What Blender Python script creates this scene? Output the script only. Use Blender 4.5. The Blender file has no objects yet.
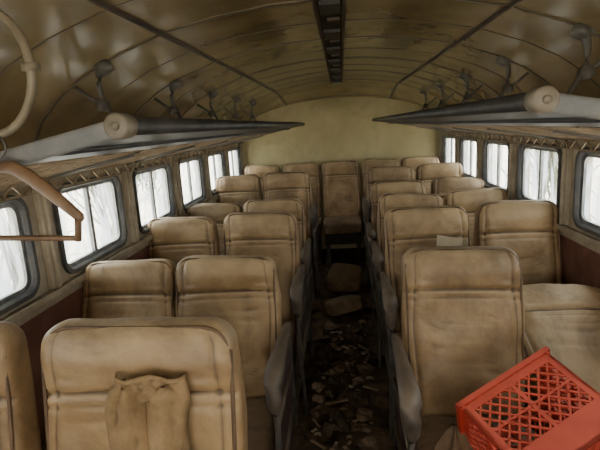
import bpy, bmesh, math, random
from mathutils import Vector, Matrix, noise, Euler
random.seed(7)
D=bpy.data
COL=bpy.context.scene.collection
EYE=1.6
# ------------------------------------------------------------ materials
def mk(name,c1,c2=None,scale=6,rough=.8,bump=.0,bscale=30,metal=0,dust=None,dustamt=.5,rand=.0,spec=.5,lo=.35,hi=.65,stain=None,stscale=2.5,stlo=.52,sthi=.68,stamt=.7,point=None):
    m=D.materials.new(name); m.use_nodes=True
    nt=m.node_tree; N=nt.nodes; L=nt.links
    b=N['Principled BSDF']; b.inputs['Roughness'].default_value=rough
    b.inputs['Metallic'].default_value=metal
    b.inputs['Specular IOR Level'].default_value=spec
    c2=c2 or c1
    tc=N.new('ShaderNodeTexCoord')
    oi=N.new('ShaderNodeObjectInfo')
    add=N.new('ShaderNodeVectorMath'); add.operation='ADD'
    mul=N.new('ShaderNodeMath'); mul.operation='MULTIPLY'; mul.inputs[1].default_value=37.
    L.new(oi.outputs['Random'],mul.inputs[0])
    L.new(tc.outputs['Object'],add.inputs[0]); L.new(mul.outputs[0],add.inputs[1])
    n=N.new('ShaderNodeTexNoise'); n.inputs['Scale'].default_value=scale; n.inputs['Detail'].default_value=7; n.inputs['Roughness'].default_value=.62
    L.new(add.outputs[0],n.inputs['Vector'])
    r=N.new('ShaderNodeValToRGB'); r.color_ramp.elements[0].position=lo; r.color_ramp.elements[1].position=hi
    r.color_ramp.elements[0].color=(*c1,1); r.color_ramp.elements[1].color=(*c2,1)
    L.new(n.outputs['Fac'],r.inputs['Fac'])
    out=r.outputs['Color']
    if dust:
        g=N.new('ShaderNodeNewGeometry'); s=N.new('ShaderNodeSeparateXYZ'); L.new(g.outputs['Normal'],s.inputs[0])
        mr=N.new('ShaderNodeMapRange'); mr.inputs['From Min'].default_value=.1; mr.inputs['From Max'].default_value=.9; mr.inputs['To Max'].default_value=dustamt
        L.new(s.outputs['Z'],mr.inputs['Value'])
        mx=N.new('ShaderNodeMix'); mx.data_type='RGBA'; mx.inputs['B'].default_value=(*dust,1)
        L.new(mr.outputs[0],mx.inputs['Factor']); L.new(out,mx.inputs['A']); out=mx.outputs['Result']
    if stain:
        n3=N.new('ShaderNodeTexNoise'); n3.inputs['Scale'].default_value=stscale; n3.inputs['Detail'].default_value=9; n3.inputs['Roughness'].default_value=.7; n3.inputs['Distortion'].default_value=.6
        L.new(add.outputs[0],n3.inputs['Vector'])
        mr3=N.new('ShaderNodeMapRange'); mr3.inputs['From Min'].default_value=stlo; mr3.inputs['From Max'].default_value=sthi; mr3.inputs['To Max'].default_value=stamt
        L.new(n3.outputs['Fac'],mr3.inputs['Value'])
        mx3=N.new('ShaderNodeMix'); mx3.data_type='RGBA'; mx3.inputs['B'].default_value=(*stain,1)
        L.new(mr3.outputs[0],mx3.inputs['Factor']); L.new(out,mx3.inputs['A']); out=mx3.outputs['Result']
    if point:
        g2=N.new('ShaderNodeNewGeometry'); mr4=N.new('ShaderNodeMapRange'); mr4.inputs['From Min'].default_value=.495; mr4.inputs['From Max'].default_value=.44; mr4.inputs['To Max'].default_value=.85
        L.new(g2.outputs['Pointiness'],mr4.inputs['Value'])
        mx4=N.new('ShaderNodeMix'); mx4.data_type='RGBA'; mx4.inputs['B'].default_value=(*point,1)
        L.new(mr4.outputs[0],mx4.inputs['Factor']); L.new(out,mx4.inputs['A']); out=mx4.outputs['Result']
    if rand:
        hs=N.new('ShaderNodeHueSaturation')
        mr2=N.new('ShaderNodeMapRange'); mr2.inputs['To Min'].default_value=1-rand; mr2.inputs['To Max'].default_value=1+rand
        L.new(oi.outputs['Random'],mr2.inputs['Value']); L.new(mr2.outputs[0],hs.inputs['Value']); L.new(out,hs.inputs['Color']); out=hs.outputs['Color']
    L.new(out,b.inputs['Base Color'])
    if bump:
        n2=N.new('ShaderNodeTexNoise'); n2.inputs['Scale'].default_value=bscale; n2.inputs['Detail'].default_value=5
        L.new(add.outputs[0],n2.inputs['Vector'])
        bp=N.new('ShaderNodeBump'); bp.inputs['Strength'].default_value=bump; bp.inputs['Distance'].default_value=.01
        L.new(n2.outputs['Fac'],bp.inputs['Height']); L.new(bp.outputs[0],b.inputs['Normal'])
    return m
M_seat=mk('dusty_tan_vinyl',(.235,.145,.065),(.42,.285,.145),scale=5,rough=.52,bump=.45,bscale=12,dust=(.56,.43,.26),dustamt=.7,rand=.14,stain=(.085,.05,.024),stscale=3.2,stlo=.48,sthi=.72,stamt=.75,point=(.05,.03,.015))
M_pipe=mk('seat_piping',(.07,.04,.02),(.17,.105,.055),rough=.6)
M_cush=mk('seat_cushion_vinyl',(.10,.06,.028),(.22,.14,.075),scale=7,rough=.75,bump=.35,bscale=16,dust=(.26,.185,.11),dustamt=.5,rand=.1,stain=(.05,.033,.018))
M_arm=mk('armrest_pad',(.05,.04,.03),(.13,.10,.075),scale=12,rough=.55,dust=(.22,.17,.12),dustamt=.45)
M_side=mk('plum_side_panel',(.045,.024,.022),(.11,.06,.05),scale=10,rough=.7,dust=(.25,.18,.12),dustamt=.5,stain=(.14,.10,.06),stscale=6)
M_metal=mk('dull_grey_metal',(.08,.08,.08),(.18,.16,.135),scale=14,rough=.5,metal=.5,dust=(.3,.24,.16),dustamt=.6)
M_ceil=mk('aged_glossy_ceiling_panel',(.24,.175,.08),(.39,.305,.15),scale=1.8,rough=.19,bump=.28,bscale=2.2,spec=1.,stain=(.14,.095,.045),stscale=1.0,stlo=.47,sthi=.75,stamt=.5)
M_rib=mk('ceiling_rib_metal',(.09,.07,.04),(.16,.125,.07),scale=6,rough=.4)
M_brk=mk('bracket_enamel',(.09,.085,.075),(.17,.155,.13),scale=9,rough=.4)
M_dark=mk('dark_grime',(.018,.015,.012),(.05,.04,.03),scale=9,rough=.8)
M_trimd=mk('dark_ceiling_trim',(.05,.032,.02),(.10,.07,.04),scale=9,rough=.5)
M_wall=mk('grey_beige_wall',(.28,.23,.155),(.43,.37,.27),scale=5,rough=.6,bump=.1,stain=(.12,.085,.055),stscale=5,stamt=.5)
M_wallb=mk('khaki_cream_wall',(.42,.355,.17),(.54,.465,.245),scale=3,rough=.6,bump=.05,stain=(.25,.2,.1),stscale=3,stamt=.4)
M_maroon=mk('maroon_wall_panel',(.10,.035,.02),(.19,.08,.05),scale=6,rough=.75,bump=.15)
M_floor=mk('dirty_floor',(.022,.015,.009),(.15,.10,.054),scale=9,rough=.95,bump=1.,bscale=24)
M_rub=mk('window_rubber',(.045,.045,.047),(.10,.095,.085),scale=10,rough=.6)
M_alu=mk('window_aluminium',(.16,.165,.165),(.28,.28,.27),scale=14,rough=.4,metal=.4)
M_rack=mk('dark_rack_panel',(.03,.032,.037),(.07,.07,.07),scale=8,rough=.45,metal=.3)
M_rail=mk('blue_grey_enamel',(.13,.145,.155),(.22,.225,.23),scale=12,rough=.45,dust=(.26,.23,.19),dustamt=.4)
M_cap=mk('cream_cap',(.15,.135,.105),(.25,.22,.175),scale=14,rough=.5)
M_slat=mk('rack_slats_tan',(.20,.145,.085),(.34,.26,.17),scale=12,rough=.7)
M_red=mk('red_plastic',(.42,.032,.018),(.56,.065,.038),scale=9,rough=.5,dust=(.62,.20,.14),dustamt=.3)
M_wood=mk('worn_wood',(.11,.06,.032),(.20,.125,.07),scale=14,rough=.5)
M_hoop=mk('cream_hoop',(.16,.135,.095),(.26,.225,.165),scale=12,rough=.45)
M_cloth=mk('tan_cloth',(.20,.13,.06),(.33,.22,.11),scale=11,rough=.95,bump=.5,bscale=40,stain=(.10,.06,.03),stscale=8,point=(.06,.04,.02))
M_paper=mk('dusty_paper',(.12,.085,.05),(.32,.24,.155),scale=8,rough=.95,rand=.6)
M_card=mk('cardboard',(.12,.08,.045),(.24,.165,.10),scale=8,rough=.95,rand=.5)
M_vin=mk('torn_vinyl',(.10,.066,.036),(.23,.16,.09),scale=6,rough=.8,bump=.3,stain=(.04,.025,.015),stscale=7)
M_pcard=mk('pale_card',(.36,.29,.19),(.50,.42,.30),scale=8,rough=.95)
M_rag=mk('brown_rag',(.035,.026,.016),(.11,.076,.044),scale=10,rough=1,rand=.3)
M_bag=mk('brown_bag_cloth',(.08,.05,.028),(.19,.125,.07),scale=9,rough=.95,bump=.4,bscale=25)
M_sand=mk('bleached_sand',(.62,.56,.46),(.78,.72,.6),scale=.8,rough=1)
M_leaf=mk('dry_leaf',(.05,.06,.03),(.12,.11,.07),scale=3,rough=.9,rand=.2)
# dusty glass
mg=D.materials.new('dusty_glass'); mg.use_nodes=True
nt=mg.node_tree; N=nt.nodes; L=nt.links; N.clear()
o=N.new('ShaderNodeOutputMaterial'); tr=N.new('ShaderNodeBsdfTransparent'); tr.inputs[0].default_value=(.90,.96,1,1)
tl=N.new('ShaderNodeBsdfTranslucent'); tl.inputs[0].default_value=(.34,.40,.45,1)
mx=N.new('ShaderNodeMixShader'); tc=N.new('ShaderNodeTexCoord')
mp=N.new('ShaderNodeMapping'); mp.inputs['Scale'].default_value=(1,1,.25); mp.inputs['Rotation'].default_value=(.6,0,0)
n=N.new('ShaderNodeTexNoise'); n.inputs['Scale'].default_value=12; n.inputs['Detail'].default_value=8; n.inputs['Distortion'].default_value=1.0
mr=N.new('ShaderNodeMapRange'); mr.inputs['From Min'].default_value=.42; mr.inputs['From Max'].default_value=.60; mr.inputs['To Min'].default_value=.04; mr.inputs['To Max'].default_value=.88
L.new(tc.outputs['Object'],mp.inputs[0]); L.new(mp.outputs[0],n.inputs['Vector']); L.new(n.outputs['Fac'],mr.inputs['Value'])
L.new(mr.outputs[0],mx.inputs[0]); L.new(tr.outputs[0],mx.inputs[1]); L.new(tl.outputs[0],mx.inputs[2]); L.new(mx.outputs[0],o.inputs[0])
M_glass=mg
# ------------------------------------------------------------ helpers
def me(name,V,F,mats,smooth=True,idx=None):
    m=D.meshes.new(name); m.from_pydata([tuple(v) for v in V],[],F)
    for x in (mats if isinstance(mats,(list,tuple)) else [mats]): m.materials.append(x)
    if smooth: m.polygons.foreach_set('use_smooth',[True]*len(m.polygons))
    if idx: m.polygons.foreach_set('material_index',idx)
    bm=bmesh.new(); bm.from_mesh(m); bmesh.ops.recalc_face_normals(bm,faces=bm.faces); bm.to_mesh(m); bm.free()
    m.update(); return m
def ob(name,mesh,loc=(0,0,0),rot=(0,0,0),parent=None,scale=(1,1,1),label=None,cat=None,group=None,kind=None):
    o=D.objects.new(name,mesh); COL.objects.link(o); o.location=loc; o.rotation_euler=rot; o.scale=scale
    if parent: o.parent=parent
    if label: o['label']=label
    if cat: o['category']=cat
    if group: o['group']=group
    if kind: o['kind']=kind
    return o
class MB:
    def __init__(s): s.V=[]; s.F=[]; s.I=[]
    def add(s,V,F,i=0):
        n=len(s.V); s.V+= [tuple(v) for v in V]; s.F+=[tuple(a+n for a in f) for f in F]; s.I+=[i]*len(F)
    def box(s,c,d,i=0,rot=None):
        V=[]
        for x in(-.5,.5):
            for y in(-.5,.5):
                for z in(-.5,.5):
                    v=Vector((x*d[0],y*d[1],z*d[2]))
                    if rot: v=rot@v
                    V.append(Vector(c)+v)
        s.add(V,[(0,1,3,2),(4,6,7,5),(0,4,5,1),(2,3,7,6),(0,2,6,4),(1,5,7,3)],i)
    def bar(s,a,b,w,t,i=0):
        a=Vector(a);b=Vector(b);d=(b-a); q=d.to_track_quat('Y','Z').to_matrix()
        s.box((a+b)/2,(w,d.length,t),i,q)
    def loft(s,secs,cap=True,i=0,closed=True):
        n=len(secs[0]); V=[p for q in secs for p in q]; F=[]
        for k in range(len(secs)-1):
            for j in range(n if closed else n-1):
                a=k*n+j;b=k*n+(j+1)%n; F.append((a,b,b+n,a+n))
        if cap: F.append(tuple(range(n))); F.append(tuple((len(secs)-1)*n+j for j in range(n)))
        s.add(V,F,i)
    def tube(s,P,r,n=8,i=0,flat=1.,up=(0,0,1)):
        P=[Vector(p) for p in P]; secs=[]
        for k,p in enumerate(P):
            t=(P[min(k+1,len(P)-1)]-P[max(k-1,0)]).normalized()
            u=Vector(up); 
            if abs(t.dot(u))>.97: u=Vector((1,0,0)) if abs(t.x)<.9 else Vector((0,1,0))
            a=t.cross(u).normalized(); b=a.cross(t)
            rr=r[k] if isinstance(r,list) else r
            secs.append([p+a*math.cos(x)*rr+b*math.sin(x)*rr*flat for x in [2*math.pi*j/n for j in range(n)]])
        s.loft(secs,True,i)
    def mesh(s,name,mats,smooth=True): return me(name,s.V,s.F,mats,smooth,s.I)
def bev(o,w,seg=2):
    m=o.modifiers.new('bevel','BEVEL'); m.width=w; m.segments=seg; m.limit_method='ANGLE'; m.angle_limit=.6; return o
def rrect(w,h,r,ns=6):
    P=[]
    for (cx,cy,a0) in ((w/2-r,h/2-r,0),(-w/2+r,h/2-r,90),(-w/2+r,-h/2+r,180),(w/2-r,-h/2+r,270)):
        for k in range(ns+1):
            a=math.radians(a0+90*k/ns); P.append((cx+r*math.cos(a),cy+r*math.sin(a)))
    return P
def sgnp(v,e): return math.copysign(abs(v)**e,v)
# ------------------------------------------------------------ SHELL
HW=1.17; Y0=-1.35; Y1=5.75; PLAT=4.0
WC=[2.16+.78*k for k in range(-4,5)]
def ceilz(y):
    if y<4.7: return 1.
    t=(y-4.7)/(Y1-4.7); return 1-.30*t*t
prof=[(-1.17,-.12),(-1.155,-.02),(-1.11,.07),(-1.03,.15),(-.93,.22),(-.8,.285),(-.6,.355),(-.4,.395),(-.2,.418),(0,.425)]
prof=prof+[(-x,z) for x,z in prof[-2::-1]]
def ceil_pt(x,z,y): return (x,y,EYE+(z if z<0 else z*ceilz(y)))
pp=[]
for i in range(len(prof)-1):
    (a,b),(c,d)=prof[i],prof[i+1]
    for k in range(3): pp.append((a+(c-a)*k/3,b+(d-b)*k/3))
pp.append(prof[-1])
b=MB(); ys=[Y0+(Y1-Y0)*k/60 for k in range(61)]
secs=[[ceil_pt(x,z,y) for x,z in pp] for y in ys]
b.loft(secs,cap=False,closed=False)
ob('ceiling',b.mesh('ceiling',M_ceil),kind='structure',label='curved glossy olive-beige panelled bus ceiling')
tn=[0]
def trim(mb,mat,label,smooth=True,mats=None):
    tn[0]+=1
    return ob('trim_%d'%tn[0],mb.mesh('trim',mats or mat,smooth),kind='structure',label=label)
yy=1.77-.78*4
ribs=[]
while yy<5.7:
    ribs.append(yy); yy+=.39
for k,yy in enumerate(ribs):
    b=MB(); w=.011 if k%2==0 else .004; h=.006 if k%2==0 else .003
    secs=[]
    for x,z in pp:
        q=Vector(ceil_pt(x,z,yy)); c=Vector((0,yy,EYE-.2)); n=(c-q).normalized()
        secs.append([q+Vector((0,-w,0))-n*.002,q+Vector((0,-w*.7,0))+n*h,q+Vector((0,w*.7,0))+n*h,q+Vector((0,w,0))-n*.002])
    b.loft(secs); trim(b,M_rib,'arched ceiling rib across the bus')
for s in (-1,1):
    b=MB(); b.loft([[Vector(ceil_pt(s*.6,.355,y_))+Vector((dx,0,dz)) for dx,dz in((-.010,.01),(-.010,-.008),(.010,-.008),(.010,.01))] for y_ in ys])
    trim(b,M_trimd,'long dark ceiling trim strip')
b=MB()
yc=[y_ for y_ in ys if y_<5.0]
for (x0,x1,z0,z1,i) in ((-.045,.045,-.006,.03,0),(-.058,-.045,-.020,.03,1),(.045,.058,-.020,.03,1)):
    b.loft([[Vector((0,y_,EYE+.425*ceilz(y_)))+Vector((dx,0,dz)) for dx,dz in((x0,z1),(x0,z0),(x1,z0),(x1,z1))] for y_ in yc],i=i)
yq=.3
while yq<5:
    b.box((0,yq,EYE+.415*ceilz(yq)),(.075,.16,.02),2); b.box((.01,yq+.22,EYE+.418*ceilz(yq)),(.05,.05,.02),1); yq+=.52
trim(b,None,'dark open light channel along the ceiling centre',False,[M_dark,M_trimd,M_rack])
ZL,ZT=.95,1.48; wz0,wz1=1.05,1.40; WZ=(wz0+wz1)/2; WH=wz1-wz0; WW=.57
for s,nm in ((-1,'left'),(1,'right')):
    b=MB()
    X=s*HW
    b.add([(X,Y0,0),(X,Y1,0),(X,Y1,ZL),(X,Y0,ZL)],[(0,1,2,3)],1)
    b.add([(X,Y1-.08,ZL),(X,Y1,ZL),(X,Y1,ZT),(X,Y1-.08,ZT)],[(0,1,2,3)],0)
    for c in WC:
        hole=rrect(WW,WH,.06); outer=rrect(.78,ZT-ZL,.0005)
        A=[(X,c+u,(ZL+ZT)/2+v) for u,v in outer]; B=[(X,c+u,WZ+v) for u,v in hole]; C=[(X+s*.06,c+u,WZ+v) for u,v in hole]
        b.loft([A,B,C],cap=False)
    ob('wall_'+nm,b.mesh('wall',[M_wall,M_maroon],False),kind='structure',label='bus side wall with beige window band and maroon lower panel')
    for zz,h,t,lab in ((1.0,.03,.03,'sill rail along the side wall'),(1.455,.03,.02,'rail above the side windows')):
        b=MB(); b.box((X-s*t/2,(Y0+Y1)/2,zz),(t,Y1-Y0,h)); bev(trim(b,M_wall,lab,False),.004)
    for yy in [c-.39 for c in WC]+[WC[-1]+.39-.02]:
        b=MB(); b.box((X-s*.012,yy,1.23),(.025,.06,.42)); b.box((X-s*.03,yy,1.23),(.015,.02,.42)); bev(trim(b,M_wall,'vertical pillar cover between side windows',False),.004)
wn=0
for s in(-1,1):
    for c in WC:
        wn+=1; b=MB(); X=s*HW
        def loop(w,h,r,x): return [(x,u,v) for u,v in rrect(w,h,r)]
        b.loft([loop(WW+.045,WH+.045,.078,0),loop(WW+.04,WH+.04,.075,-s*.014),loop(WW+.005,WH+.005,.06,-s*.014),loop(WW-.012,WH-.012,.052,-s*.002),loop(WW-.012,WH-.012,.052,s*.02)],cap=False,i=0)
        b.loft([loop(WW-.012,WH-.012,.05,s*.01),loop(WW-.045,WH-.045,.038,s*.01),loop(WW-.045,WH-.045,.038,s*.03)],cap=False,i=1)
        b.box((s*.018,.0,0),(.02,.024,WH-.03),1)
        w=ob('window_%d'%wn,b.mesh('window_frame',[M_rub,M_alu],False),loc=(X,c,WZ),kind='structure',label='rounded sliding bus window in black rubber gasket')
        g=me('glass',[(s*.022,u,v) for u,v in rrect(WW-.02,WH-.02,.05)],[tuple(range(28))],M_glass,False)
        ob('glass_pane',g,parent=w,kind='structure')
V=[ceil_pt(x,z,Y1) for x,z in pp]; V+= [(HW,Y1,0),(-HW,Y1,0)]
ob('wall_back',me('wall_back',V,[tuple(range(len(V)))],M_wallb,False),kind='structure',label='greenish cream rear bus wall')
b=MB()
b.box((0,Y0,.55),(2.34,.02,1.1)); b.box((-.95,Y0,1.5),(.44,.02,.8)); b.box((.95,Y0,1.5),(.44,.02,.8)); b.box((0,Y0,1.90),(1.7,.02,.22))
ob('wall_front',b.mesh('wall_front',M_wall,False),kind='structure',label='front bus wall around the open windscreen')
b=MB(); nx,ny=24,120
V=[];F=[]
for j in range(ny+1):
    for i in range(nx+1):
        x=-HW+2*HW*i/nx; y=Y0+(Y1-Y0)*j/ny; V.append((x,y,-.004+.012*(noise.noise(Vector((x*5,y*5,0)))-.5)))
for j in range(ny):
    for i in range(nx):
        a=j*(nx+1)+i; F.append((a,a+1,a+nx+2,a+nx+1))
b.add(V,F)
ob('floor',b.mesh('floor',M_floor),kind='structure',label='filthy dark bus floor covered in dirt')
b=MB(); b.box((0,(PLAT+Y1)/2,.05),(2.34,Y1-PLAT,.1)); bev(trim(b,M_floor,'raised rear floor platform',False),.008)
# ------------------------------------------------------------ SEATS
BH=.64
def back_mesh(seed,hw=.230,T=.066):
    rnd=random.Random(seed); ox=rnd.random()*50
    NL,NA=80,92; b=MB(); secs=[]
    R=.060; e=2/5.2
    dent=[(rnd.uniform(-.7,.7),rnd.uniform(.05,.7),rnd.uniform(.1,.25),rnd.uniform(.006,.016)) for _ in range(5)]
    cr=[(rnd.uniform(-.5,.5),rnd.uniform(.1,.7),rnd.uniform(-1.2,1.2),rnd.uniform(.1,.3)) for _ in range(7)]
    skew=rnd.uniform(-.012,.012)
    for i in range(NL+1):
        t=i/NL
        z=BH*(1-math.cos(math.pi*t))/2*.4+BH*t*.6
        v=z/BH
        a=hw*(.93+.07*math.sin(min(1,v/.6)*math.pi/2) - .06*max(0,(v-.6)/.4)**1.5)
        if z>BH-R: a-=R-math.sqrt(max(0,R*R-(z-(BH-R))**2))
        if z<.03: a-=.03-math.sqrt(max(0,.03**2-(.03-z)**2))
        th=T*(1.1-.3*v); r2=.034; f=1
        if z>BH-r2: f=math.sqrt(max(0.0004,1-((z-(BH-r2))/r2)**2))
        if z<.03: f=math.sqrt(max(0.0004,1-((.03-z)/.03)**2))
        th*=f
        sec=[]
        for j in range(NA):
            p=2*math.pi*(j+.5)/NA; c,s_=math.cos(p),math.sin(p)
            x=a*sgnp(c,e); y=th*sgnp(s_,e)
            if s_<0:
                fx=x/max(a,.01); w=min(1,(-s_)**.35)*f
                d=.014*math.cos(fx*math.pi/2)
                d-=.008*math.exp(-((abs(fx)-.82)/.03)**2)
                if v<.8: d+=.006*math.exp(-((abs(fx)-.68)/.14)**2)
                d-=.017*math.exp(-((v-.745-.012*math.cos(fx*2))/.011)**2)
                d-=.006*math.exp(-((v-.70-.012*math.cos(fx*2))/.008)**2)
                d+=.014*math.exp(-((v-.87)/.08)**2)
                d+=.010*math.exp(-((v-.2)/.15)**2)
                for dx,dv,dr,da in dent: d-=da*math.exp(-((fx-dx)**2+(v-dv)**2)/dr**2)
                for cx,cv,sl,ln in cr:
                    u_=(fx-cx); q_=(v-cv-u_*sl*.25)
                    d-=.006*math.exp(-(q_/.012)**2)*math.exp(-(u_/ln)**2)
                q=Vector((x*9+ox,z*9,0)); d+=.008*noise.noise(q)+.004*noise.noise(Vector((x*30+ox,z*12,3)))
                y-=d*w
            x+=.008*noise.noise(Vector((ox,z*6,c)))*f
            sec.append((x,y,z+(skew*x/hw+.010*noise.noise(Vector((x*6+ox,1,0))))*max(0,(v-.7)/.3)))
        secs.append(sec)
    b.loft(secs)
    P=[]
    W2=hw-.012; R2=.055; H2=BH-.012
    pts=[(-W2*.95,.03)]+[(-W2*(.95+.035*math.sin(k/10*1.57)),.03+(H2-R2-.03)*k/10) for k in range(1,11)]
    for k in range(1,9):
        a=math.pi-math.pi/2*k/8; pts.append((-W2*.955+R2+R2*math.cos(a),H2-R2+R2*math.sin(a)))
    pts=pts+[(-x,z) for x,z in pts[::-1]]
    pb=MB(); pb.tube([(x,-T*(1.05-.33*z/BH)*.90,z+skew*x/hw*max(0,(z/BH-.7)/.3)) for x,z in pts],.005,6)
    return b.mesh('backrest',M_seat),pb.mesh('piping',M_pipe)
backs=[back_mesh(s_) for s_ in (1,2,3,4,5,6)]
def cush_mesh(seed,w=.222,d=.23,h=.13):
    b=MB(); secs=[]; NL=22; NA=60
    for i in range(NL+1):
        t=i/NL; z=h*t; r=.035; f=0
        if z>h-r: f=r-math.sqrt(max(0,r*r-(z-(h-r))**2))
        if z<.02: f=.02-math.sqrt(max(0,.02**2-(.02-z)**2))
        secs.append([((w-f)*sgnp(math.cos(p),.4),(d-f)*sgnp(math.sin(p),.4),z+.004*noise.noise(Vector((p,z*9,seed)))) for p in [2*math.pi*j/NA for j in range(NA)]])
    for k,(sc) in enumerate((.8,.6,.4,.2,.05)):
        secs.append([((w-.035)*sc*sgnp(math.cos(p),.4),(d-.035)*sc*sgnp(math.sin(p),.4),h+.014*(1-sc*sc)+.006*noise.noise(Vector((sc*math.cos(p)*3,sc*math.sin(p)*3,seed)))) for p in [2*math.pi*j/NA for j in range(NA)]])
    b.loft(secs); return b.mesh('seat_cushion',M_cush)
cushs=[cush_mesh(s_) for s_ in(1,5)]
b=MB(); P=[(0,.12,.79),(0,.04,.80),(0,-.06,.80),(0,-.16,.80),(0,-.24,.80),(0,-.30,.795),(0,-.335,.775),(0,-.347,.74),(0,-.342,.69),(0,-.33,.66)]
b.tube(P,[.012,.019,.023,.026,.030,.034,.034,.031,.024,.010],16,flat=.9)
ARM=b.mesh('armrest',M_arm)
b=MB(); prof2=[(.16,.30),(.17,.52),(.14,.72),(.0,.74),(-.2,.74),(-.29,.73),(-.30,.66),(-.25,.55),(-.29,.42),(-.27,.30)]
b.loft([[(x,y_,z_) for y_,z_ in prof2] for x in(-.010,.010)])
PANEL=b.mesh('side_panel',M_side,False)
b=MB()
b.tube([(0,.14,.30),(0,.15,.55),(0,.12,.74),(0,.05,.775),(0,-.22,.775),(0,-.30,.76),(0,-.325,.70),(0,-.31,.5),(0,-.28,.3),(0,-.22,.10),(0,-.20,.02)],.011,8)
b.bar((0,-.30,.60),(0,.14,.60),.016,.02); b.bar((0,-.29,.40),(0,.14,.42),.016,.03)
BRK=b.mesh('arm_bracket',M_metal)
b=MB()
for yy in (-.17,.17): b.tube([(0,yy,.0),(0,yy,.30)],.016,8)
b.box((0,0,.008),(.06,.42,.014)); b.box((0,0,.29),(.03,.38,.03))
LEG=b.mesh('seat_leg',M_metal,False)
b=MB(); b.box((0,-.02,.325),(.42,.40,.05)); b.box((0,-.2,.28),(.42,.02,.12)); 
FRAME=b.mesh('seat_frame',M_dark,False)
cnt=[0]
def seat(x,topY,tilt=12,zs=1.,wide=1.,arm=0,z0=0.,label=None,yaw=0,dz=0,roll=0):
    k=cnt[0]; cnt[0]+=1
    t=math.radians(tilt)
    by=topY-.12-BH*zs*math.sin(t)
    e=ob('bus_seat',None,loc=(x,by,z0),rot=(0,0,math.radians(yaw)),label=label or 'dusty tan vinyl bus seat facing the aisle front',cat='seat',group='rows of tan bus seats')
    e.empty_display_size=.1
    bm_,pm_=backs[k%6]
    bk=ob('backrest',bm_,loc=(0,.12,.455+dz),rot=(-t,math.radians(roll),0),scale=(wide*(1 if k%2 else -1),1,zs),parent=e)
    ob('piping',pm_,parent=bk)
    ob('seat_cushion',cushs[k%2],loc=(0,-.10,.355),scale=(wide,1,1),parent=e)
    ob('seat_frame',FRAME,parent=e,scale=(wide,1,1))
    for s in(-1,1): ob('seat_leg',LEG,loc=(s*.17,0,.0),parent=e)
    if arm:
        ax=arm*(.262 if wide<1.05 else .28)
        a_=ob('armrest',ARM,loc=(ax,0,0),parent=e); ob('arm_bracket',BRK,loc=(0,0,0),parent=a_); ob('side_panel',PANEL,loc=(ax-arm*.012,0,0),parent=e)
    return e,by
LA,LW=-.497,-.965
labA='dusty tan vinyl aisle bus seat with padded armrest'
labW='dusty tan vinyl window bus seat with rounded backrest'
Lrows=[(1.12,8,1.085,0,1),(2.02,13,.97,0,1),(2.85,11,1.03,0,1),(3.5,12,1.0,0,1),(4.5,10,1.0,.1,1)]
for i,(ty,ti,zs,z0,a) in enumerate(Lrows):
    e,by=seat(LA-(.015 if i==0 else 0),ty,ti,zs,1.13 if i==0 else 1.0,1,z0,'dusty tan vinyl aisle seat with cloth draped on it' if i==0 else labA,roll=[0,-1,1,0,-1][i])
    if i==0: seatL1=(by,ti); 
    seat(LW-(.065 if i==0 else 0),ty+(.03 if i%2 else -.02)-(.02 if i==0 else 0),ti+(3 if i%2 else -1),zs+(.02 if i==0 else -.01),.96,0,z0,labW,roll=[0,1,-1,1,0][i])
RA,RW=.475,.945
seat(RA-.02,1.88,12,1.03,1,-1,0,'dusty tan vinyl aisle seat beside a red crate',roll=1)
seat(RW,2.2,59,1.02,1.0,0,0,'tan vinyl window seat reclined far back behind a red crate')
for i,(ty,ti,zs,z0) in enumerate([(2.65,10,1.07,0),(3.4,13,1.02,0),(4.0,10,1.04,0),(4.7,11,.98,.1)]):
    seat(RA,ty,ti,zs,1,-1,z0,labA,roll=[-1,1,0,1][i]); seat(RW,ty+.03,ti+1,zs+.01,.96,0,z0,labW,roll=[.5,-.5,1,0][i])
for i in range(5):
    seat(-.89+.445*i,5.5,9,1.0,.94,0,.1,'tan vinyl seat in the rear bench row against the back wall')
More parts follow.
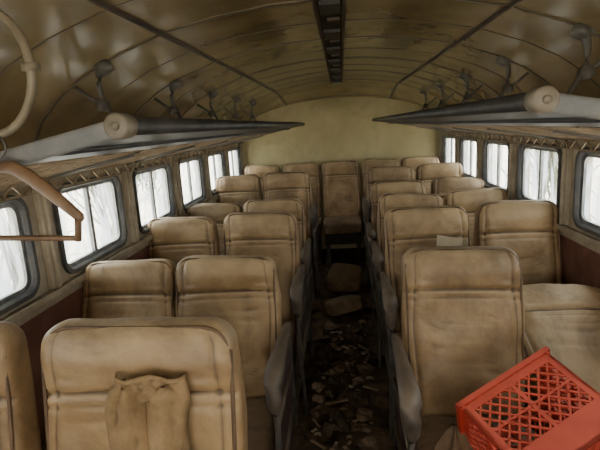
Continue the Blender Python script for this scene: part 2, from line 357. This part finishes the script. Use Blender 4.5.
# ------------------------------------------------------------ LUGGAGE RACKS
def rz(x): return EYE+.020-.2*(abs(x)-.38)
for s,yn in((-1,.88),(1,.93)):
    root=D.objects.new('luggage_rack',None); COL.objects.link(root); root.location=(s*.38,yn,rz(.38))
    root['label']='dark overhead luggage rack with blue-grey end bar above windows'; root['category']='luggage rack'; root['group']='overhead luggage racks'
    off=Vector(root.location); YE=5.3
    def add(nm,mb,mats,smooth=True,kind=None):
        mb.V=[tuple(Vector(v)-off) for v in mb.V]
        o=ob(nm,mb.mesh(nm,mats,smooth),parent=root,kind=kind); return o
    b=MB()
    b.loft([[(s*.38,y_,rz(.38)+.012),(s*.69,y_,rz(.69)+.006),(s*.69,y_,rz(.69)-.006),(s*.38,y_,rz(.38)-.012)] for y_ in(yn,YE)])
    add('tray_panel',b,M_rack,False)
    b=MB(); b.tube([(s*.38,yn,rz(.38)),(s*.38,YE,rz(.38))],.018,12); b.tube([(s*.535,yn,rz(.535)-.01),(s*.535,YE,rz(.535)-.01)],.008,8)
    add('front_rail',b,M_rack)
    b=MB(); b.tube([(s*.38,yn-.035,rz(.38)),(s*.38,yn-.03,rz(.38)),(s*.38,yn+.010,rz(.38)),(s*.38,yn+.015,rz(.38))],[.019,.024,.024,.019],24); b.tube([(s*.38,yn-.042,rz(.38)),(s*.38,yn-.03,rz(.38))],[.007,.009],12)
    add('end_cap',b,M_cap)
    b=MB(); b.bar((s*.39,yn-.01,rz(.39)-.002),(s*1.165,yn-.01,rz(1.165)-.002),.018,.036); bev(add('end_bar',b,M_rail,False),.006)
    b=MB()
    for x in (.73,.80,.87,.94,1.01,1.08,1.14): b.box((s*x,(yn+YE)/2,rz(x)),(.016,YE-yn,.008))
    y_=yn+.13
    while y_<YE: b.bar((s*.69,y_,rz(.69)-.006),(s*1.16,y_,rz(1.16)-.006),.016,.008); y_+=.13
    xf=1.10
    for zz in (0,-.045): b.box((s*xf,(yn+YE)/2,rz(xf)-.012+zz),(.006,YE-yn,.007))
    y_=yn+.05; k=0
    while y_<YE-.05:
        zt=rz(xf)-.014; b.bar((s*xf,y_,zt if k%2 else zt-.045),(s*xf,y_+.055,zt-.045 if k%2 else zt),.006,.007); y_+=.055; k+=1
    add('slats',b,M_slat,False,'stuff')
    for yy in [1.77+.78*k for k in range(5)]:
        b=MB(); P=[]
        for k in range(15):
            t=k/14; X=.835+.035*math.sin(t*math.pi*1.6)-.045*t; Z=.27*ceilz(yy)+EYE+(rz(.79)-EYE-.27)*t
            P.append((s*X,yy,Z))
        b.tube(P,[.013+.020*abs(2*k/14-1)**3 for k in range(15)],10,flat=.6)
        b.tube([(s*.825,yy,EYE+.235*ceilz(yy)),(s*.84,yy,EYE+.268*ceilz(yy))],[.030,.034],14)
        b.tube([(s*.855,yy-.02,EYE+.12),(s*.855,yy+.02,EYE+.12)],.022,14)
        b.tube([(s*.855,yy,EYE+.12),(s*.90,yy,EYE+.15),(s*.95,yy,EYE+.19)],.007,8)
        b.bar((s*.76,yy,rz(.76)-.012),(s*1.16,yy,rz(1.16)-.012),.022,.014)
        add('rack_bracket',b,M_brk)
# ------------------------------------------------------------ CRATE
def crate():
    W=.33; H=.28; b=MB(); c=MB()
    hw=W/2; hh=H/2
    def face(mb,fr):
        def bx(u0,u1,v0,v1,t=.010):
            P=[fr(u,v,d) for u in(u0,u1) for v in(v0,v1) for d in(0,t)]
            mb.add(P,[(0,1,3,2),(4,6,7,5),(0,4,5,1),(2,3,7,6),(0,2,6,4),(1,5,7,3)])
        def br(u0,v0,u1,v1,w=.0055,t=.008):
            d=Vector((u1-u0,v1-v0)); 
            if d.length<.01: return
            n=Vector((-d.y,d.x)).normalized()*w/2
            P=[fr(p[0],p[1],q) for p in((u0-n.x,v0-n.y),(u1-n.x,v1-n.y),(u1+n.x,v1+n.y),(u0+n.x,v0+n.y)) for q in(.001,t)]
            mb.add(P,[(0,2,4,6),(1,7,5,3),(0,1,3,2),(2,3,5,4),(4,5,7,6),(6,7,1,0)])
        v0,v1=-hh+.085,hh-.040
        bx(-hw,hw,-hh,v0); bx(-hw,hw,v1,hh-.018); bx(-hw,hw,hh-.012,hh)
        for k in range(6): bx(-hw+k*W/5-.006,-hw+k*W/5+.006,hh-.02,hh)
        bx(-hw,-hw+.025,v0,v1); bx(hw-.025,hw,v0,v1)
        bx(-.006,.006,v0,v1)
        bx(-hw+.02,hw-.02,(v0+v1)/2-.003,(v0+v1)/2+.003)
        u0,u1=-hw+.023,hw-.023
        for sg in(1,-1):
            for k in range(-12,13):
                cc=k*.036
                ua,ub=u0,u1
                if sg>0: ua=max(ua,v0-cc); ub=min(ub,v1-cc)
                else: ua=max(ua,cc-v1); ub=min(ub,cc-v0)
                if ub>ua: br(ua,sg*ua+cc,ub,sg*ub+cc)
    face(c,lambda u,v,d:(u,v,hw-d))
    face(b,lambda u,v,d:(-u,v,-hw+d)); face(b,lambda u,v,d:(hw-d,v,-u)); face(b,lambda u,v,d:(-hw+d,v,u))
    for k in range(12): b.box((-hw+.015+k*.0275,-hh+.006,0),(.009,.010,W)); b.box((0,-hh+.006,-hw+.015+k*.0275),(W,.010,.009))
    for s in(-1,1): b.box((s*(hw-.012),-hh+.006,0),(.024,.012,W)); b.box((0,-hh+.006,s*(hw-.012)),(W,.012,.024))
    for s in(-1,1): b.box((s*(hw+.004),hh-.008,0),(.012,.016,W+.02)); b.box((0,hh-.008,s*(hw+.004)),(W+.02,.016,.012))
    return b.mesh('crate_body',M_red,False),c.mesh('crate_lattice',M_red,False)
cb,cl=crate()
e=D.objects.new('milk_crate',None); COL.objects.link(e)
e['label']='faded red plastic milk crate tipped over on the seats'; e['category']='crate'
Rm=Matrix.Rotation(math.radians(-21.5),4,'Z')@Matrix.Rotation(math.radians(26),4,'X')@Matrix.Rotation(math.radians(48),4,'Z')
e.matrix_world=Matrix.Translation(Vector((.54,1.255,.785)))@Rm@Matrix.Translation((0,0,-.132))@Matrix.Scale(.8,4,(0,0,1))
ob('crate_body',cb,parent=e); ob('crate_lattice',cl,parent=e)
# ------------------------------------------------------------ CLOTH on seat
by,ti=seatL1; t=math.radians(ti)
LC=LA+.035
def cloth_y(x,z): return by+.12+(z-.455)*math.tan(t)-.098
b=MB(); NU,NV=22,50
for side in(-1,1):
    V=[];F=[]
    for j in range(NV+1):
        v=j/NV; z=1.03-.40*v
        wl=.046+.004*math.sin(v*9+side)
        topr=min(1,(v/.10)) ; wl*=math.sqrt(max(.05,1-(1-topr)**2))*.9+.1*topr
        cx=side*(.047+.006*v+.004*math.sin(v*14+side))
        for i in range(NU+1):
            u=-1+2*i/NU; x=cx+u*wl
            d=.034*math.sqrt(max(0,1-u*u))+.010*noise.noise(Vector((u*1.6+side*5,v*7,2)))+.008*math.sin(v*34+u*2.2+side)*(1-u*u)*(.4+.6*noise.noise(Vector((v*5,side,0))))
            d+=.003*math.sin(u*7+v*5)
            y=cloth_y(x,z)-max(0,d)*1.0
            V.append((LC+x,y,z+.006*math.sin(u*3+side)))
    for j in range(NV):
        for i in range(NU):
            a=j*(NU+1)+i; F.append((a,a+1,a+NU+2,a+NU+1))
    b.add(V,F)
V=[];F=[]
for j in range(11):
    for i in range(41):
        u=-1+2*i/40; v=j/10; z=1.055-.060*v+.006*math.sin(u*4+1)
        x=u*(.080+.010*v)
        d=.024+.010*math.cos(u*math.pi*2)*v+.008*noise.noise(Vector((u*4,v*3,7)))+(.008 if v<.2 else 0)
        V.append((LC+x+.012,cloth_y(x,z)-d*math.sqrt(max(0.02,1-u**6)),z))
for j in range(10):
    for i in range(40):
        a=j*41+i; F.append((a,a+1,a+42,a+41))
b.add(V,F)
o=ob('cloth_trousers',b.mesh('cloth',M_cloth),label='crumpled tan cloth trousers draped over a seat back',cat='cloth')
m=o.modifiers.new('solid','SOLIDIFY'); m.thickness=.006; m.offset=1
# ------------------------------------------------------------ HANGER
root=D.objects.new('coat_hanger',None); COL.objects.link(root); root.location=(-.605,.835,1.558); root.rotation_euler=(0,0,math.radians(-10))
root['label']='brown wooden coat hanger hooked on the rack end bar'; root['category']='coat hanger'
b=MB()
for s in(-1,1):
    b.tube([(s*.004,0,.002),(s*.03,0,.000),(s*.06,0,-.016),(s*.09,0,-.038),(s*.125,0,-.066),(s*.158,0,-.094),(s*.163,0,-.098)],[.010,.013,.014,.0135,.012,.010,.005],12,up=(0,1,0),flat=.6)
ob('hanger_arms',b.mesh('arms',M_wood),parent=root)
b=MB(); b.tube([(-.150,0,-.132),(.150,0,-.132)],.0055,8)
for s in(-1,1): b.tube([(s*.146,0,-.137),(s*.154,0,-.092)],.006,8)
ob('hanger_bar',b.mesh('bar',M_wood),parent=root)
b=MB(); b.tube([(0,0,-.005),(0,0,.015)]+[(.022*math.sin(a),0,.038-.022*math.cos(a)) for a in [k*.4 for k in range(0,10)]],.002,6,up=(0,1,0))
ob('hook',b.mesh('hook',M_metal),parent=root)
b=MB(); secs=[]
for k in range(65):
    a=2*math.pi*k/64; c=Vector((math.cos(a),0,math.sin(a)))
    secs.append([c*(.117+.0085*math.cos(q))+Vector((0,.0085*math.sin(q),0)) for q in [2*math.pi*j/12 for j in range(12)]])
b.loft(secs,cap=False)
b.box((.117,0,0),(.026,.020,.014))
ob('hoop',b.mesh('hoop',M_hoop),loc=(-.658,.915,1.737),rot=(0,0,math.radians(-15)),label='cream painted metal hoop standing on the luggage rack',cat='hoop')
# ------------------------------------------------------------ DEBRIS
def scrap(seed,s,flat,n=16,mat=None,name='scrap',curl=.3):
    r_=random.Random(seed); V=[];F=[]
    rad=[r_.uniform(.55,1.15) for _ in range(9)]
    NA=36; NR=8; V.append((0,0,0))
    for k in range(1,NR+1):
        for j in range(NA):
            a=2*math.pi*j/NA; q=a/(2*math.pi)*9; i0=int(q)%9; f=q-int(q)
            rr=(rad[i0]*(1-f)+rad[(i0+1)%9]*f)*s/2*k/NR
            V.append((rr*math.cos(a),rr*math.sin(a)*.75,0))
    W=[]
    for x,y,z in V:
        h=abs(noise.noise(Vector((x*2.2/s+seed,y*2.2/s,seed))))*1.5+.35*abs(noise.noise(Vector((x*6/s,y*6/s,seed))))
        W.append((x,y,h*flat*s))
    z0=min(v[2] for v in W); W=[(x,y,z-z0) for x,y,z in W]
    F=[(0,1+j,1+(j+1)%NA) for j in range(NA)]
    for k in range(NR-1):
        for j in range(NA):
            a=1+k*NA+j; c=1+k*NA+(j+1)%NA; F.append((a,a+NA,c+NA,c))
    return me(name,W,F,mat,True)
papers=[scrap(k,.16,.22,mat=M_paper) for k in(1,2,3,4)]; cards=[scrap(k,.22,.12,mat=M_card) for k in(5,6)]; rags=[scrap(k,.26,.45,mat=M_rag) for k in(8,9,10)]
vins=[scrap(k,.30,.18,mat=M_vin) for k in(12,13,14)]
b=MB(); b.box((0,0,.006),(.16,.022,.012)); SPL=b.mesh('splinter',M_card,False)
r=random.Random(5)
spots=[]
def place(rad,y0=1.5,y1=3.7):
    for tr_ in range(400):
        x=r.uniform(-.19,.14); y=r.uniform(y0,y1)
        if all((x-a)**2+(y-b_)**2>(rad+c)**2 for a,b_,c in spots):
            spots.append((x,y,rad)); return x,y
    return None
def scat(n,name,ms,rad,lab,cat,grp,smin,smax,**kw):
    for k in range(n):
        p=place(rad,**kw)
        if not p: continue
        ob(name,ms[k%len(ms)],loc=(p[0],p[1],.004),rot=(0,0,r.uniform(0,6)),scale=(r.uniform(smin,smax),)*3,label=lab,cat=cat,group=grp)
scat(9,'torn_vinyl',vins,.085,'torn piece of tan seat vinyl on the aisle floor','vinyl scrap','torn vinyl in the aisle',.5,.68)
scat(8,'dirty_rag',rags,.075,'dark brown dirty rag heaped on the aisle floor','rag','rags in the aisle',.6,.72)
scat(14,'cardboard_scrap',cards,.055,'torn brown cardboard scrap on the aisle floor','cardboard','cardboard litter in the aisle',.45,.65)
scat(12,'wood_splinter',[SPL],.045,'short broken wooden strip on the aisle floor','wood','broken wood in the aisle',.5,.9)
scat(60,'crumpled_paper',papers,.019,'crumpled dusty paper scrap on the aisle floor','paper','litter on the aisle floor',.2,.45)
ob('fallen_cushion',cushs[0],loc=(-.01,3.88,.03),rot=(math.radians(-16),math.radians(-6),math.radians(20)),scale=(.68,.55,.9),label='loose torn tan seat cushion lying tilted in the aisle',cat='cushion')
ob('fallen_cushion',cushs[1],loc=(.0,4.35,.13),rot=(math.radians(18),math.radians(8),math.radians(-12)),scale=(.70,.7,.9),label='loose torn tan seat cushion lying tilted in the aisle',cat='cushion')
b=MB(); b.bar((-.07,-.0,0),(.07,0,0),.11,.004); b.box((.075,.0,.012),(.004,.10,.03),0,Matrix.Rotation(.5,3,'Y'))
ob('cardboard_piece',b.mesh('card',M_pcard,False),loc=(.55,2.43,.95),rot=(math.radians(60),math.radians(14),math.radians(6)),label='pale folded cardboard piece leaning on a seat back',cat='cardboard')
def bag(seed,s):
    b=MB(); secs=[]
    for i in range(19):
        t=i/18; R_=s*math.sin(math.pi*min(.97,.12+.85*t))**.6*(1-.35*t)
        secs.append([(R_*math.cos(a)*(1+.30*noise.noise(Vector((math.cos(a)*1.6+seed,math.sin(a)*1.6,t*3)))+.10*math.sin(a*9+t*4)),R_*.8*math.sin(a)*(1+.3*noise.noise(Vector((math.cos(a)*1.6,math.sin(a)*1.6+seed,t*3)))),1.9*s*t+.02*math.sin(a*5)*t) for a in [2*math.pi*j/48 for j in range(48)]])
    b.loft(secs); return b.mesh('bag',M_bag)
ob('brown_bag',bag(3,.085),loc=(.335,1.36,.488),rot=(0,0,.5),label='crumpled dark brown bag on the seat beside the crate',cat='bag')
# ------------------------------------------------------------ OUTSIDE
b=MB(); b.box((0,2,-1.0),(120,120,.1))
ob('desert_ground',b.mesh('ground',M_sand,False),kind='structure',label='bleached sandy ground outside the bus')
def shrub(seed):
    r=random.Random(seed); b=MB()
    for k in range(90):
        a=r.uniform(0,6.28); l=r.uniform(.6,1.5); el=r.uniform(.6,1.5); w=r.uniform(.02,.04)
        d=Vector((math.cos(a)*math.cos(el),math.sin(a)*math.cos(el),math.sin(el)))*l
        base=Vector((r.uniform(-.2,.2),r.uniform(-.2,.2),r.uniform(0,.8))); sd=Vector((-math.sin(a),math.cos(a),0))*w
        b.add([base-sd*.5,base+sd*.5,base+d*.6+sd*.6+Vector((0,0,.05)),base+d-Vector((0,0,.2*l)),base+d*.6-sd*.6+Vector((0,0,.05))],[(0,1,2,3,4)])
    return b.mesh('shrub',M_leaf,False)
sh=[shrub(k) for k in(1,2,3)]
for k,(x,y,sc) in enumerate([(-3.6,4.6,1.3),(-5.5,11,1.8),(-8,19,2.2),(4.0,6.2,1.4),(5.2,12.5,1.8),(8,19,2.2)]):
    ob('dry_shrub',sh[k%3],loc=(x,y,-.95),rot=(0,0,k),scale=(sc,sc,sc),label='pale dry spiky shrub outside the bus windows',cat='shrub',group='shrubs outside')
# ------------------------------------------------------------ LIGHT
w=D.worlds.new('world'); bpy.context.scene.world=w; w.use_nodes=True
bg=w.node_tree.nodes['Background']; bg.inputs[0].default_value=(1,.965,.89,1); bg.inputs[1].default_value=10
sun=D.lights.new('sun','SUN'); sun.energy=8; sun.angle=.03; sun.color=(1,.94,.82)
so=D.objects.new('sun',sun); COL.objects.link(so); so.rotation_euler=(math.radians(18),math.radians(-8),0)
al=D.lights.new('added_front_fill','AREA'); al.shape='RECTANGLE'; al.size=1.3; al.size_y=.6; al.energy=6; al.color=(1,.82,.58)  # added warm fill lamp, boosts the daylight entering at the windscreen opening
ao=D.objects.new('added_front_fill',al); COL.objects.link(ao); ao.location=(0,Y0+.05,1.45)
ao.rotation_euler=(math.radians(84),0,0)
# ------------------------------------------------------------ CAMERA
cam=D.cameras.new('cam'); cam.sensor_width=36; cam.lens=28.8; cam.clip_start=.02
co=D.objects.new('camera',cam); COL.objects.link(co)
R=Matrix.Rotation(math.radians(5.4),4,'Z')@Matrix.Rotation(math.radians(90-11.6),4,'X')@Matrix.Rotation(math.radians(-3.5),4,'Z')
co.matrix_world=Matrix.Translation((.02,0,EYE))@R
bpy.context.scene.camera=co
